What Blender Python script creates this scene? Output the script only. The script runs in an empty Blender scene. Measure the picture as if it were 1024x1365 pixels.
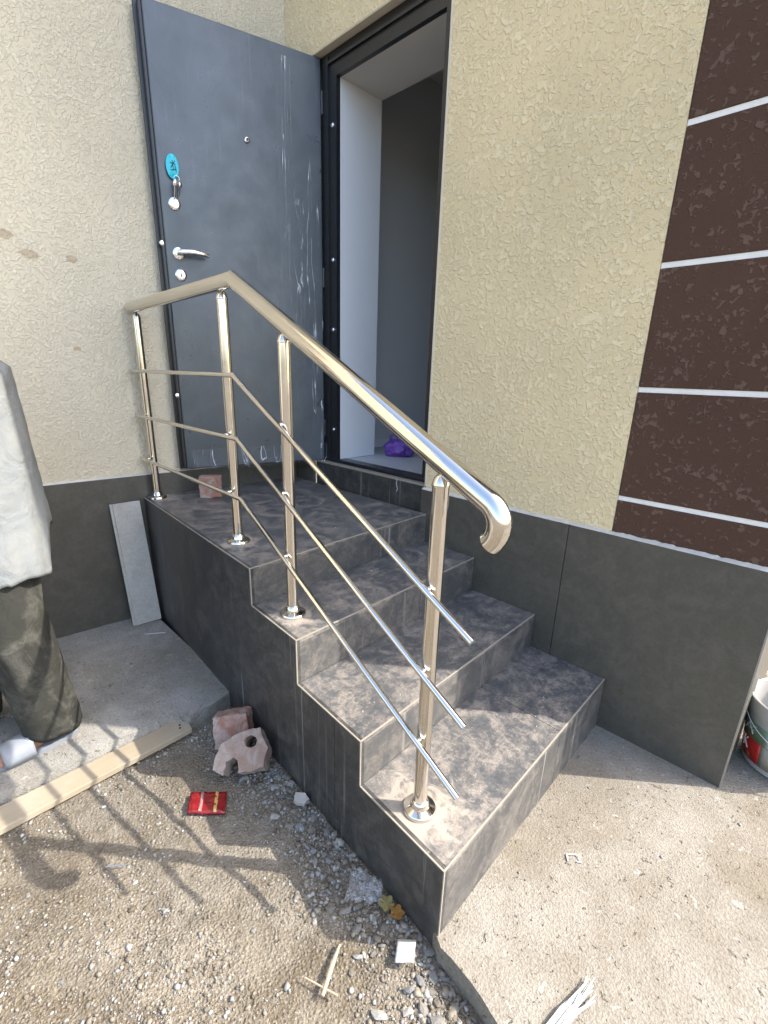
import bpy, bmesh, math, random
import numpy as np
from mathutils import Vector, Matrix, noise as mnoise
random.seed(7); rng = np.random.default_rng(7)
SC = bpy.context.scene
COL = SC.collection
# ------------------------------------------------------------------ camera, sky, sun, exposure
cam_d = bpy.data.cameras.new('camera'); cam = bpy.data.objects.new('camera', cam_d); COL.objects.link(cam)
cam_d.sensor_fit = 'HORIZONTAL'; cam_d.sensor_width = 36.0; cam_d.lens = 36.0*637.141/1024
cam_d.shift_x = 11.67/1024; cam_d.shift_y = 18.4/1024
cam_d.clip_start = 0.02; cam_d.clip_end = 500
R_ = ((0.69865, 0.71509, 0.02288), (0.23535, -0.19951, -0.95121), (-0.67564, 0.66995, -0.30768))
rt = Vector(R_[0]); up = -Vector(R_[1]); bk = -Vector(R_[2])
cam.matrix_world = Matrix(((rt.x, up.x, bk.x, 2.6333), (rt.y, up.y, bk.y, -1.8483), (rt.z, up.z, bk.z, 1.3971), (0, 0, 0, 1)))
SC.camera = cam
SUN = Vector((0.765, 0.65, 1.0)).normalized()          # towards the sun
w = bpy.data.worlds.new('World'); SC.world = w; w.use_nodes = True
sky = w.node_tree.nodes.new('ShaderNodeTexSky'); sky.sky_type = 'NISHITA'; sky.sun_disc = False
sky.sun_elevation = math.asin(SUN.z); sky.sun_rotation = math.atan2(SUN.x, SUN.y)
sky.air_density = 1.0; sky.dust_density = 2.8; sky.ozone_density = 1.0
w.node_tree.links.new(sky.outputs[0], w.node_tree.nodes['Background'].inputs[0])
w.node_tree.nodes['Background'].inputs[1].default_value = 0.15
sd = bpy.data.lights.new('sun', 'SUN'); sun = bpy.data.objects.new('sun', sd); COL.objects.link(sun)
sd.energy = 2.15; sd.angle = math.radians(0.5); sd.color = (1.0, 0.93, 0.83)
sun.rotation_euler = (-SUN).to_track_quat('-Z', 'Y').to_euler()
SC.view_settings.view_transform = 'Standard'; SC.view_settings.look = 'None'
SC.view_settings.exposure = 2.15; SC.view_settings.gamma = 1.0
SC.cycles.max_bounces = 8; SC.cycles.diffuse_bounces = 5

# ------------------------------------------------------------------ node helpers
class NT:
    def __init__(s, name, rough=0.6, metal=0.0, spec=0.5):
        s.m = bpy.data.materials.new(name); s.m.use_nodes = True; s.t = s.m.node_tree
        s.b = s.t.nodes['Principled BSDF']; s.set('Roughness', rough); s.set('Metallic', metal); s.set('Specular IOR Level', spec)
        s._co = None
    def put(s, sock, v):
        if hasattr(v, 'is_output'): s.t.links.new(v, sock)
        elif isinstance(v, (tuple, list)):
            sock.default_value = (*v, 1.0) if len(v) == 3 and len(sock.default_value) == 4 else v
        else: sock.default_value = v
    def set(s, k, v): s.put(s.b.inputs[k], v)
    def node(s, ty, ins=None, out=0, **props):
        n = s.t.nodes.new(ty)
        for k, v in props.items(): setattr(n, k, v)
        for k, v in (ins or {}).items(): s.put(n.inputs[k], v)
        return n.outputs[out]
    def co(s):
        if s._co is None: s._co = s.t.nodes.new('ShaderNodeTexCoord').outputs['Object']
        return s._co
    def mapped(s, scale=(1,1,1), loc=(0,0,0), rot=(0,0,0)):
        return s.node('ShaderNodeMapping', {'Vector': s.co(), 'Scale': scale, 'Location': loc, 'Rotation': rot})
    def noise(s, scale, detail=3, rough=0.55, dist=0.0, vec=None):
        return s.node('ShaderNodeTexNoise', {'Vector': vec or s.co(), 'Scale': scale, 'Detail': detail, 'Roughness': rough, 'Distortion': dist})
    def voro(s, scale, feature='F1', vec=None, out=0, rnd=1.0):
        return s.node('ShaderNodeTexVoronoi', {'Vector': vec or s.co(), 'Scale': scale, 'Randomness': rnd}, out=out, feature=feature)
    def ramp(s, fac, stops, interp='LINEAR'):
        n = s.t.nodes.new('ShaderNodeValToRGB'); n.color_ramp.interpolation = interp
        el = n.color_ramp.elements
        while len(el) < len(stops): el.new(0.5)
        for e, (p, c) in zip(el, stops):
            e.position = p; e.color = (c, c, c, 1) if not isinstance(c, (tuple, list)) else (*c, 1)
        s.put(n.inputs[0], fac); return n.outputs[0]
    def mix(s, fac, a, b, mode='MIX'):
        n = s.t.nodes.new('ShaderNodeMix'); n.data_type = 'RGBA'; n.blend_type = mode
        s.put(n.inputs[0], fac); s.put(n.inputs[6], a); s.put(n.inputs[7], b); return n.outputs[2]
    def math(s, op, a, b=0.5, c=0.0):
        return s.node('ShaderNodeMath', {0: a, 1: b, 2: c}, operation=op)
    def bump(s, h, strength=0.5, dist=0.01, normal=None):
        ins = {'Height': h, 'Strength': strength, 'Distance': dist}
        if normal is not None: ins['Normal'] = normal
        return s.node('ShaderNodeBump', ins)
    def rand(s): return s.t.nodes.new('ShaderNodeObjectInfo').outputs['Random']

MAT = {}
def stucco(name, base, hi, scale, lo=0.47, hi_p=0.60, stains=False):
    n = NT(name, 0.85, spec=0.25)
    wv = n.noise(scale*0.35, 2, .5)
    big = n.noise(1.3, 3, .6)
    f = n.noise(scale, 2.5, .5, .7)
    g = n.math('ADD', f, n.math('MULTIPLY', n.math('SUBTRACT', wv, .5), .45))
    plate = n.ramp(g, [(lo, 0.0), (hi_p, 1.0)], 'EASE')
    fine = n.noise(scale*4.5, 3, .6)
    c = n.mix(plate, base, hi)
    c = n.mix(n.ramp(big, [(.35, 0), (.7, 1)]), c, n.mix(1.0, c, (.86, .87, .88), 'MULTIPLY'))
    c = n.mix(n.ramp(fine, [(.35, .35), (.65, 0)]), c, n.mix(1.0, c, (.72, .70, .68), 'MULTIPLY'))
    if stains:
        for (y, z, ry, rz) in ((-1.372, 1.917, .036, .020), (-1.292, 1.851, .038, .022), (-1.131, 1.854, .030, .018), (-1.164, 1.466, .02, .012)):
            v = n.node('ShaderNodeVectorMath', {0: n.co(), 1: (0, y, z)}, operation='SUBTRACT')
            v = n.node('ShaderNodeVectorMath', {0: v, 1: (0, 1/ry, 1/rz)}, operation='MULTIPLY')
            d = n.node('ShaderNodeVectorMath', {0: v}, out=1, operation='LENGTH')
            d = n.math('ADD', d, n.math('MULTIPLY', n.math('SUBTRACT', n.noise(40, 2), .5), 1.0))
            c = n.mix(n.ramp(d, [(.75, .6), (1.05, 0)]), c, (.36, .27, .16))
    n.set('Base Color', c)
    h = n.math('ADD', n.math('MULTIPLY', plate, .8), n.math('MULTIPLY', fine, .35))
    n.set('Normal', n.bump(h, .8, .0048))
    MAT[name] = n.m
stucco('stucco_beige', (.70, .575, .355), (.76, .64, .41), 62, .45, .63)
stucco('stucco_cream', (.66, .585, .435), (.71, .64, .485), 88, .45, .64, stains=True)
stucco('stucco_brown', (.082, .044, .030), (.132, .083, .062), 60, .55, .63)

def simple(name, col, rough=.6, metal=0., spec=.5, var=.12, nscale=25, bump=.0, bscale=80):
    n = NT(name, rough, metal, spec)
    f = n.noise(nscale, 4, .6)
    n.set('Base Color', n.mix(f, tuple(c*(1-var) for c in col), tuple(min(1, c*(1+var)) for c in col)))
    if bump: n.set('Normal', n.bump(n.noise(bscale, 4, .6), bump, .004))
    MAT[name] = n.m; return n
simple('joint_white', (.74, .73, .70), .8, bump=.3)
simple('mortar', (.50, .47, .42), .9, var=.25, nscale=40, bump=.8, bscale=60)
simple('edge_pale', (.25, .225, .185), .6, var=.25, nscale=30)
simple('paint_white', (.64, .66, .68), .55, var=.04, nscale=3)
simple('paint_grey', (.54, .55, .55), .7, var=.06, nscale=3)
simple('paint_ceiling', (.50, .49, .47), .7, var=.05)
simple('indoor_floor', (.42, .43, .43), .4, var=.15, nscale=9)
simple('black_paint', (.012, .013, .015), .32, var=.2)
simple('reveal_render', (.55, .50, .40), .8, var=.1, bump=.4)
simple('dark_gap', (.02, .02, .02), .9)
simple('chrome', (.82, .82, .84), .12, 1.0, var=.03)
simple('teal_plastic', (.0, .46, .56), .25, var=.05)
simple('dark_ink', (.005, .09, .13), .5)
simple('purple_plastic', (.13, .05, .30), .4, var=.25, nscale=30)
simple('skin', (.27, .145, .095), .5, var=.1)
simple('hair', (.02, .016, .013), .6)
simple('sandal_rubber', (.17, .185, .205), .55, var=.12)
simple('bucket_white', (.42, .40, .36), .45, var=.12, nscale=14)
simple('label_red', (.50, .025, .02), .4, var=.3, nscale=40)
simple('label_green', (.16, .22, .13), .45, var=.5, nscale=40)
simple('label_cream', (.34, .30, .23), .5, var=.25, nscale=40)
simple('print_white', (.72, .70, .66), .5)
simple('pack_pale', (.30, .16, .15), .4)
simple('gold_print', (.55, .38, .12), .35, .3)
simple('dry_mortar', (.36, .34, .31), .9, var=.2, nscale=30)
simple('paper_white', (.36, .36, .36), .7, var=.06)
simple('string_white', (.36, .39, .385), .45, var=.08)
simple('stick_wood', (.32, .27, .19), .8, var=.2)
simple('leaf_yellow', (.40, .34, .14), .6, var=.25)
simple('leaf_orange', (.42, .22, .05), .6, var=.25)
simple('roof_sheet', (.20, .17, .15), .6)
simple('grey_sack', (.36, .38, .40), .7, var=.2, bump=.4)
simple('eye_dark', (.02, .015, .012), .3)

def steel():
    n = NT('steel', .1, 1.0)
    n.set('Base Color', n.mix(n.noise(6, 3), (.62, .58, .52), (.70, .665, .61)))
    n.set('Roughness', n.ramp(n.noise(25, 4, .6), [(.3, .07), (.75, .19)]))
    n.set('Normal', n.bump(n.noise(9, 2), .05, .004))
    MAT['steel'] = n.m
steel()

def tile(name, dust, drips=False, base=(.030, .031, .030), rough=.42, posts_at=()):
    n = NT(name, rough, spec=.45)
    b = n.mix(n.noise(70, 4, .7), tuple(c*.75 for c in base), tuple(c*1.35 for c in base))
    b = n.mix(n.ramp(n.noise(420, 2, .5), [(.60, 0), (.72, .55)]), b, (.10, .10, .10))
    sw = n.noise(5.5, 6, .66, 1.6)
    sc = n.noise(26, 5, .7, 1.0)
    fi = n.noise(130, 4, .7)
    sx_ = n.noise(1., 4, .7, 1.5, n.mapped((22, 7, 12), (1, 2, 3), (0, 0, .6)))
    f = n.math('ADD', n.math('MULTIPLY', sw, .42), n.math('ADD', n.math('MULTIPLY', sc, .26), n.math('ADD', n.math('MULTIPLY', fi, .16), n.math('MULTIPLY', sx_, .16))))
    d = n.ramp(f, [(.42, .03), (.48, .22), (.52, .55), (.575, 1.0)])
    d = n.math('MULTIPLY', d, n.ramp(n.noise(240, 3, .7), [(.3, .45), (.6, 1.0)]))
    d = n.math('MAXIMUM', d, n.ramp(n.voro(42), [(.035, .9), (.06, 0)]))
    d = n.math('MULTIPLY', d, dust)
    for (px, py, pr) in posts_at:
        v = n.node('ShaderNodeVectorMath', {0: n.co(), 1: (px, py, 0)}, operation='SUBTRACT')
        v = n.node('ShaderNodeVectorMath', {0: v, 1: (1, 1, 0)}, operation='MULTIPLY')
        q = n.node('ShaderNodeVectorMath', {0: v}, out=1, operation='LENGTH')
        q = n.math('ADD', n.math('DIVIDE', q, pr), n.math('MULTIPLY', n.math('SUBTRACT', n.noise(17, 5, .7, .8), .5), 2.6))
        d = n.math('MAXIMUM', d, n.ramp(q, [(.55, .85), (1.15, 0)]))
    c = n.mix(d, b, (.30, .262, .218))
    if drips:
        st = n.noise(1.0, 3, .6, .0, n.mapped((34, 34, .55)))
        msk = n.noise(1.0, 2, .5, .0, n.mapped((3.2, 3.2, .6), (3, 1, 5)))
        s2 = n.math('MULTIPLY', n.ramp(st, [(.60, 0), (.69, 1)]), n.ramp(msk, [(.42, 0), (.60, 1)]))
        c = n.mix(n.math('MULTIPLY', s2, .62), c, (.40, .39, .36))
    n.set('Base Color', c)
    n.set('Roughness', n.math('ADD', n.math('MULTIPLY', d, .45), rough))
    n.set('Normal', n.bump(n.math('ADD', fi, n.math('MULTIPLY', sc, .5)), .18, .002))
    MAT[name] = n.m
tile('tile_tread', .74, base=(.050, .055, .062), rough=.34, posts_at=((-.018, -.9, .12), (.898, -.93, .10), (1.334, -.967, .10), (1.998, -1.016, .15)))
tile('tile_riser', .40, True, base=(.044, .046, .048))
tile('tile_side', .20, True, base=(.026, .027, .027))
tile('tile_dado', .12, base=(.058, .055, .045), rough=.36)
tile('tile_strip', .55, base=(.36, .355, .33), rough=.6)

def concrete(name, a, b, wet=None, crack=True):
    n = NT(name, .92, spec=.2)
    big = n.noise(1.7, 5, .62, .4); mid = n.noise(11, 5, .65); fine = n.noise(110, 4, .7); grit = n.voro(190)
    c = n.mix(n.ramp(big, [(.33, 0), (.66, 1)]), a, b)
    c = n.mix(n.ramp(mid, [(.3, .55), (.62, 0)]), c, n.mix(1., c, (.70, .66, .60), 'MULTIPLY'))
    c = n.mix(n.ramp(fine, [(.30, .7), (.55, 0)]), c, n.mix(1., c, (.55, .52, .48), 'MULTIPLY'))
    c = n.mix(n.ramp(n.noise(34, 2, .5, .8), [(.66, 0), (.72, .5)]), c, (.36, .35, .32))
    pit = n.ramp(n.noise(46, 3, .6, .9), [(.29, 1), (.355, 0)])
    c = n.mix(n.math('MULTIPLY', pit, .65), c, (.10, .085, .065))
    n.set('Base Color', c)
    h = n.math('ADD', n.math('MULTIPLY', fine, .5), n.math('ADD', n.math('MULTIPLY', mid, .7), n.math('MULTIPLY', grit, .35)))
    h = n.math('SUBTRACT', h, pit)
    n.set('Normal', n.bump(h, .9, .005))
    MAT[name] = n.m
concrete('concrete_light', (.180, .158, .122), (.26, .245, .215))
concrete('concrete_dark', (.17, .165, .145), (.33, .32, .295))

def soil():
    n = NT('soil', .95, spec=.15)
    big = n.noise(2.4, 5, .65, .5); mid = n.noise(16, 5, .7); vf = n.noise(150, 3, .7)
    c = n.mix(n.ramp(big, [(.36, 0), (.62, 1)]), (.125, .102, .070), (.225, .20, .160))
    c = n.mix(n.ramp(mid, [(.35, .7), (.62, 0)]), c, (.095, .078, .056))
    c = n.mix(n.ramp(vf, [(.52, 0), (.66, .6)]), c, (.30, .28, .245))
    n.set('Base Color', c)
    n.set('Normal', n.bump(n.math('ADD', mid, n.math('ADD', vf, n.voro(130))), .9, .006))
    MAT['soil'] = n.m
soil()
def gravelm(name, stops):
    n = NT(name, .85, spec=.25)
    r = n.t.nodes.new('ShaderNodeNewGeometry').outputs['Random Per Island']
    c = n.ramp(r, stops)
    c = n.mix(n.ramp(n.noise(160, 3, .7), [(.35, .5), (.6, 0)]), c, n.mix(1., c, (.6, .57, .52), 'MULTIPLY'))
    n.set('Base Color', c); n.set('Normal', n.bump(n.noise(220, 3), .5, .002)); MAT[name] = n.m
gravelm('gravel', [(0, (.11, .09, .065)), (.3, (.18, .16, .13)), (.6, (.24, .22, .18)), (.85, (.22, .225, .225)), (1, (.42, .41, .385))])
def stonem():
    n = NT('stone', .85, spec=.25)
    c = n.ramp(n.rand(), [(0, (.15, .135, .115)), (.35, (.23, .215, .19)), (.7, (.19, .195, .20)), (1, (.34, .33, .305))])
    c = n.mix(n.ramp(n.noise(90, 4, .7), [(.35, .6), (.6, 0)]), c, n.mix(1., c, (.6, .57, .52), 'MULTIPLY'))
    n.set('Base Color', c); n.set('Normal', n.bump(n.noise(120, 4), .6, .003)); MAT['stone'] = n.m
stonem()
def brickm(name, a, b, dust):
    n = NT(name, .9, spec=.2)
    c = n.mix(n.noise(18, 4, .6), a, b)
    c = n.mix(n.ramp(n.noise(14, 5, .7, .5), [(.42, 0), (.62, dust)]), c, (.36, .335, .30))
    n.set('Base Color', c); n.set('Normal', n.bump(n.noise(90, 5, .7), .7, .004)); MAT[name] = n.m
brickm('brick_red', (.22, .10, .072), (.32, .17, .125), .75)
brickm('brick_worn', (.20, .13, .10), (.28, .205, .165), .6)
def doorm():
    n = NT('door_sheet', .40, spec=.75)
    c = n.mix(n.noise(90, 5, .7), (.020, .031, .041), (.038, .056, .070))
    c = n.mix(n.ramp(n.noise(3.0, 5, .65, .6), [(.42, 0), (.75, .55)]), c, (.085, .108, .13))
    sm = n.noise(1., 4, .6, .3, n.mapped((60, 60, 3.)))
    c = n.mix(n.ramp(sm, [(.62, 0), (.75, .25)]), c, (.16, .18, .20))
    n.set('Base Color', c)
    n.set('Roughness', n.ramp(n.noise(8, 5, .65), [(.3, .26), (.7, .40)]))
    n.set('Normal', n.bump(n.noise(260, 2, .5), .22, .0015)); MAT['door_sheet'] = n.m
doorm()
def film(name, base_alpha, wx=(14, 14, 1.6), lo=.57):
    n = NT(name, .22, spec=.5)
    wr = n.noise(1., 3, .6, 1.2, n.mapped(wx))
    line = n.ramp(n.math('ABSOLUTE', n.math('SUBTRACT', n.math('FRACT', n.math('MULTIPLY', wr, 4.0)), .5)), [(.0, 1), (.02, .4), (.06, 0)])
    msk = n.ramp(n.noise(4.5, 3, .6), [(.45, .12), (.62, 1)])
    n.set('Base Color', (.70, .73, .76))
    n.set('Alpha', n.math('ADD', n.math('MULTIPLY', n.math('MULTIPLY', line, msk), 1.3), base_alpha))
    n.set('Normal', n.bump(wr, .8, .012)); MAT[name] = n.m
film('film_door', .025, (9, 9, .7))
film('film_scrap', .12, (60, 60, 60))
def woodm():
    n = NT('plank_wood', .75, spec=.3)
    g = n.noise(1., 4, .6, .4, n.mapped((60, 3, 60)))
    c = n.mix(g, (.245, .20, .135), (.31, .265, .19))
    c = n.mix(n.ramp(n.noise(7, 4, .6), [(.45, 0), (.75, .5)]), c, (.33, .30, .26))
    n.set('Base Color', c); n.set('Normal', n.bump(g, .3, .002)); MAT['plank_wood'] = n.m
woodm()
def clothm(name, a, b, dust=None, dfac=.5, rough=.9):
    n = NT(name, rough, spec=.2)
    c = n.mix(n.noise(5, 5, .65), a, b)
    if dust: c = n.mix(n.ramp(n.noise(9, 6, .7, .8), [(.50, 0), (.70, dfac)]), c, dust)
    n.set('Base Color', c)
    n.set('Normal', n.bump(n.math('ADD', n.noise(7, 3, .6, 1.), n.math('MULTIPLY', n.noise(300, 2), .12)), .6, .02)); MAT[name] = n.m
clothm('shirt_cloth', (.16, .175, .18), (.20, .21, .208), (.25, .245, .225), .6)
clothm('trouser_cloth', (.020, .021, .018), (.040, .040, .034), (.13, .125, .105), .5)
def packm():
    n = NT('pack_red', .25, spec=.6)
    n.set('Base Color', n.mix(n.noise(40, 3), (.12, .006, .008), (.26, .014, .016)))
    n.set('Normal', n.bump(n.noise(26, 3, .6, 1.), .7, .01)); MAT['pack_red'] = n.m
packm()

# ------------------------------------------------------------------ object helpers
def thing(name, loc, label, cat, group=None):
    o = bpy.data.objects.new(name, None); o.empty_display_size = .1; COL.objects.link(o); o.location = loc
    o['label'] = label; o['category'] = cat
    if group: o['group'] = group
    return o
def wloc(o):
    v = Vector((0, 0, 0))
    while o: v += o.location; o = o.parent
    return v
def link(name, me, mat, parent=None, smooth=False, at=None):
    """mesh given in world coordinates unless at (then relative to at)"""
    o = bpy.data.objects.new(name, me); COL.objects.link(o)
    if mat: me.materials.append(MAT[mat])
    if smooth:
        for p in me.polygons: p.use_smooth = True
    base = Vector(at) if at is not None else Vector((0, 0, 0))
    if parent: o.parent = parent; o.location = base - wloc(parent)
    else: o.location = base
    return o
def from_bm(name, bm, mat, parent=None, smooth=False, at=None):
    bmesh.ops.recalc_face_normals(bm, faces=bm.faces[:])
    me = bpy.data.meshes.new(name); bm.to_mesh(me); bm.free()
    return link(name, me, mat, parent, smooth, at)
def tag(o, label=None, cat=None, group=None, kind=None):
    if label: o['label'] = label
    if cat: o['category'] = cat
    if group: o['group'] = group
    if kind: o['kind'] = kind
    return o
def bm_hexa(bm, quad, z0, z1):
    a = [bm.verts.new((x, y, z0)) for x, y in quad]; b = [bm.verts.new((x, y, z1)) for x, y in quad]
    n = len(quad); bm.faces.new(a[::-1]); bm.faces.new(b)
    for i in range(n): bm.faces.new((a[i], a[(i+1) % n], b[(i+1) % n], b[i]))
def bm_box(bm, x0, x1, y0, y1, z0, z1): bm_hexa(bm, [(x0, y0), (x1, y0), (x1, y1), (x0, y1)], z0, z1)
def bevel(bm, wd, seg=1): bmesh.ops.bevel(bm, geom=bm.edges[:], offset=wd, segments=seg, affect='EDGES', profile=.5)
def hexa(name, quad, z0, z1, mat, parent=None, bv=0, at=None):
    bm = bmesh.new(); bm_hexa(bm, quad, z0, z1)
    if bv: bevel(bm, bv)
    return from_bm(name, bm, mat, parent, at=at)
def box(name, x0, x1, y0, y1, z0, z1, mat, parent=None, bv=0, at=None):
    return hexa(name, [(x0, y0), (x1, y0), (x1, y1), (x0, y1)], z0, z1, mat, parent, bv, at)
def prism(name, pts, off, mat, parent=None, bv=0):
    """polygon of 3-D points extruded along off"""
    bm = bmesh.new(); off = Vector(off)
    a = [bm.verts.new(p) for p in pts]; b = [bm.verts.new(Vector(p)+off) for p in pts]; n = len(pts)
    bm.faces.new(a); bm.faces.new(b[::-1])
    for i in range(n): bm.faces.new((a[i], b[i], b[(i+1) % n], a[(i+1) % n]))
    if bv: bevel(bm, bv)
    return from_bm(name, bm, mat, parent)
def bm_tube(bm, path, rad, seg=20, cap=True, closed=False):
    path = [Vector(p) for p in path]; n = len(path)
    rads = rad if isinstance(rad, (list, tuple)) else [rad]*n
    rings = []; nrm = None
    for i, p in enumerate(path):
        d0 = (path[i]-path[i-1]).normalized() if (i > 0 or closed) else None
        d1 = (path[(i+1) % n]-path[i]).normalized() if (i < n-1 or closed) else None
        t = ((d0 or d1)+(d1 or d0)).normalized()
        if nrm is None:
            nrm = t.cross(Vector((0, 0, 1)));
            if nrm.length < .1: nrm = t.cross(Vector((1, 0, 0)))
        nrm = (nrm - t*nrm.dot(t)).normalized(); bi = t.cross(nrm)
        k = 1.0
        if d0 is not None and d1 is not None: k = 1/max(.5, math.cos(d0.angle(d1)/2))
        # mitre: stretch in the bend plane
        bend = (d1-d0) if (d0 is not None and d1 is not None) else Vector((0, 0, 0))
        bend = bend - t*bend.dot(t)
        bd = bend.normalized() if bend.length > 1e-6 else None
        ring = []
        for j in range(seg):
            a = 2*math.pi*j/seg; v = (nrm*math.cos(a)+bi*math.sin(a))*rads[i]
            if bd: v = v + bd*(v.dot(bd)*(k-1))
            ring.append(bm.verts.new(p+v))
        rings.append(ring)
    m = n if closed else n-1
    for i in range(m):
        A = rings[i]; B = rings[(i+1) % n]
        for j in range(seg): bm.faces.new((A[j], A[(j+1) % seg], B[(j+1) % seg], B[j]))
    if cap and not closed: bm.faces.new(rings[0][::-1]); bm.faces.new(rings[-1])
def tube(name, path, rad, mat, parent=None, seg=20, at=None):
    bm = bmesh.new(); bm_tube(bm, path, rad, seg); o = from_bm(name, bm, mat, parent, True, at)
    sharp(o); return o
def sharp(o, ang=40):
    me = o.data
    try: me.set_sharp_from_angle(angle=math.radians(ang))
    except Exception: pass
def bm_lathe(bm, prof, seg=32, c=(0, 0, 0), M=None):
    rings = []
    for r, z in prof:
        ring = []
        for j in range(seg):
            a = 2*math.pi*j/seg; v = Vector((r*math.cos(a), r*math.sin(a), z))
            if M: v = M @ v
            ring.append(bm.verts.new(v+Vector(c)))
        rings.append(ring)
    for A, B in zip(rings, rings[1:]):
        for j in range(seg): bm.faces.new((A[j], A[(j+1) % seg], B[(j+1) % seg], B[j]))
    bm.faces.new(rings[0][::-1]); bm.faces.new(rings[-1])
def lathe(name, prof, c, mat, parent=None, seg=32, M=None):
    bm = bmesh.new(); bm_lathe(bm, prof, seg, c, M); o = from_bm(name, bm, mat, parent, True); sharp(o, 35); return o
def frac(p, s=1.0, o=4): return mnoise.fractal(Vector(p)*s, .6, 2.1, o)
def arr_mesh(name, V, F):
    me = bpy.data.meshes.new(name); me.from_pydata(V, [], F); me.update(); return me

# ------------------------------------------------------------------ key dimensions
LA = 0.0824
LX = lambda y: LA*y                                    # face of the left wall's tiles
X = {1: 2.158, 2: 1.827, 3: 1.489, 4: 1.180}          # front edges of the steps (outer side)
SK = -0.0387                                           # skew of an edge towards the house wall
Z = {0: 0.0, 1: .2277, 2: .389, 3: .5566, 4: .7054}
WY = lambda x: -1.0449-.0653*(x-1.18)                  # outer side of the stairs
HD = .828                                              # top of the tiled plinth
XE = 2.560                                             # end corner of the house

# ------------------------------------------------------------------ ground and pavements
def in_left_slab(x, y): return x < slab_edge(y) and y < -.98
def slab_edge(y):
    if y > -1.10: e = .885
    elif y > -1.24: e = .925
    else: e = .872
    return e + .012*math.sin(y*9)
def ground_mesh():
    bm = bmesh.new()
    # fine patch round the stairs, coarse sheet beyond, all one mesh
    xs = [-90, -40, -15, -6, -2] + list(np.arange(-.5, 3.2, .022)) + [4, 6, 10, 20, 45, 90]
    ys = [-90, -45, -20, -9, -5, -3.4] + list(np.arange(-2.7, -.85, .022)) + [-.3, 1, 3, 8, 20, 50, 90]
    V = []
    for y in ys:
        for x in xs:
            z = -.062
            if -.6 < x < 3.3 and -2.8 < y < -.8:
                z += .012*frac((x, y, 0), 4, 3) + .005*frac((x, y, 3), 26, 3)
            V.append((x, y, z))
    nx = len(xs); F = [(j*nx+i, j*nx+i+1, (j+1)*nx+i+1, (j+1)*nx+i) for j in range(len(ys)-1) for i in range(nx-1)]
    return arr_mesh('ground', V, F)
g = link('ground', ground_mesh(), 'soil', smooth=True); g['kind'] = 'structure'
def slab(name, outline, z, th, mat, label=None):
    """irregular concrete slab: outline is a list of (x, y, rough) points, rough edges get broken up"""
    pts = []
    n = len(outline)
    for i in range(n):
        x0, y0, r = outline[i]; x1, y1, _ = outline[(i+1) % n]
        L = math.hypot(x1-x0, y1-y0); k = max(1, int(L/.03)) if r else 1
        for j in range(k):
            t = j/k; x = x0+(x1-x0)*t; y = y0+(y1-y0)*t
            if r:
                nx, ny = (y1-y0)/L, -(x1-x0)/L; d = r*frac((x, y, 7), 9, 4); x += nx*d; y += ny*d
            pts.append((x, y))
    bm = bmesh.new()
    top = [bm.verts.new((x, y, z)) for x, y in pts]
    mid = [bm.verts.new((x, y, z-.012)) for x, y in pts]
    bot = [bm.verts.new((x, y, z-th)) for x, y in pts]
    cx = sum(p[0] for p in pts)/len(pts); cy = sum(p[1] for p in pts)/len(pts)
    for v, (x, y) in zip(top, pts):                      # worn arris
        d = Vector((cx-x, cy-y)); d.normalize(); v.co.x += d.x*.006; v.co.y += d.y*.006
    bm.faces.new(top)
    m = len(pts)
    for A, B in ((top, mid), (mid, bot)):
        for i in range(m): bm.faces.new((A[i], B[i], B[(i+1) % m], A[(i+1) % m]))
    o = from_bm(name, bm, mat); o['kind'] = 'structure'; return o
slab('concrete_path', [(-.45, -.99, 0), (.885, -.99, .012), (.925, -1.10, .012), (.925, -1.22, .012), (.872, -1.27, .008), (.865, -2.0, .010), (.87, -5.5, 0), (-.8, -5.5, 0)], .008, .14, 'concrete_dark')
slab('concrete_pavement', [(2.10, -1.085, .0), (2.175, -1.118, .010), (2.37, -1.150, .012), (2.9, -1.30, .012), (4.4, -1.55, 0), (7.5, -1.6, 0), (7.5, 9, 0), (2.3, 9, 0), (2.10, .1, 0)], 0.0, .14, 'concrete_light')

# ------------------------------------------------------------------ house
house = thing('house', (0, 0, 0), 'beige stucco house with black tiled plinth, brown panels and open entrance', 'house')
TOP = 6.6
OX0, OX1, OZ1 = .195, 1.113, 2.914                      # opening in the stucco
bm = bmesh.new()
bm_box(bm, -.06, OX0, .020, .30, HD-.04, TOP); bm_box(bm, OX0, OX1, .020, .30, OZ1, TOP); bm_box(bm, OX1, 2.034, .020, .30, HD-.04, TOP)
from_bm('wall', bm, 'stucco_beige', house)
bm = bmesh.new(); bm_box(bm, 2.034, XE-.022, .034, .30, -.1, TOP)
bm_box(bm, XE-.30, XE-.022, .30, 5.0, -.1, TOP)
from_bm('end_wall', bm, 'joint_white', house)
# brown render panels separated by white grooves
gz = [HD-.03, .968, 1.357, 1.744, 2.127, 2.512, 2.897, 3.28, 3.67, 4.05, 4.44, 4.82, 5.2, 5.6, 6.0, TOP]
for i in range(len(gz)-1):
    z0 = gz[i]+(.009 if i else 0); z1 = gz[i+1]-.009
    box('brown_panel', 2.037, XE-.018, .020, .0338, z0, z1, 'stucco_brown', house, .0015)
for i in range(1, len(gz)-1):
    box('groove_strip', 2.035, XE-.019, .0245, .0337, gz[i]-.0086, gz[i]+.0086, 'joint_white', house)
box('end_panel', XE-.0218, XE-.014, .034, 5.0, HD, TOP, 'stucco_brown', house)
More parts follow.
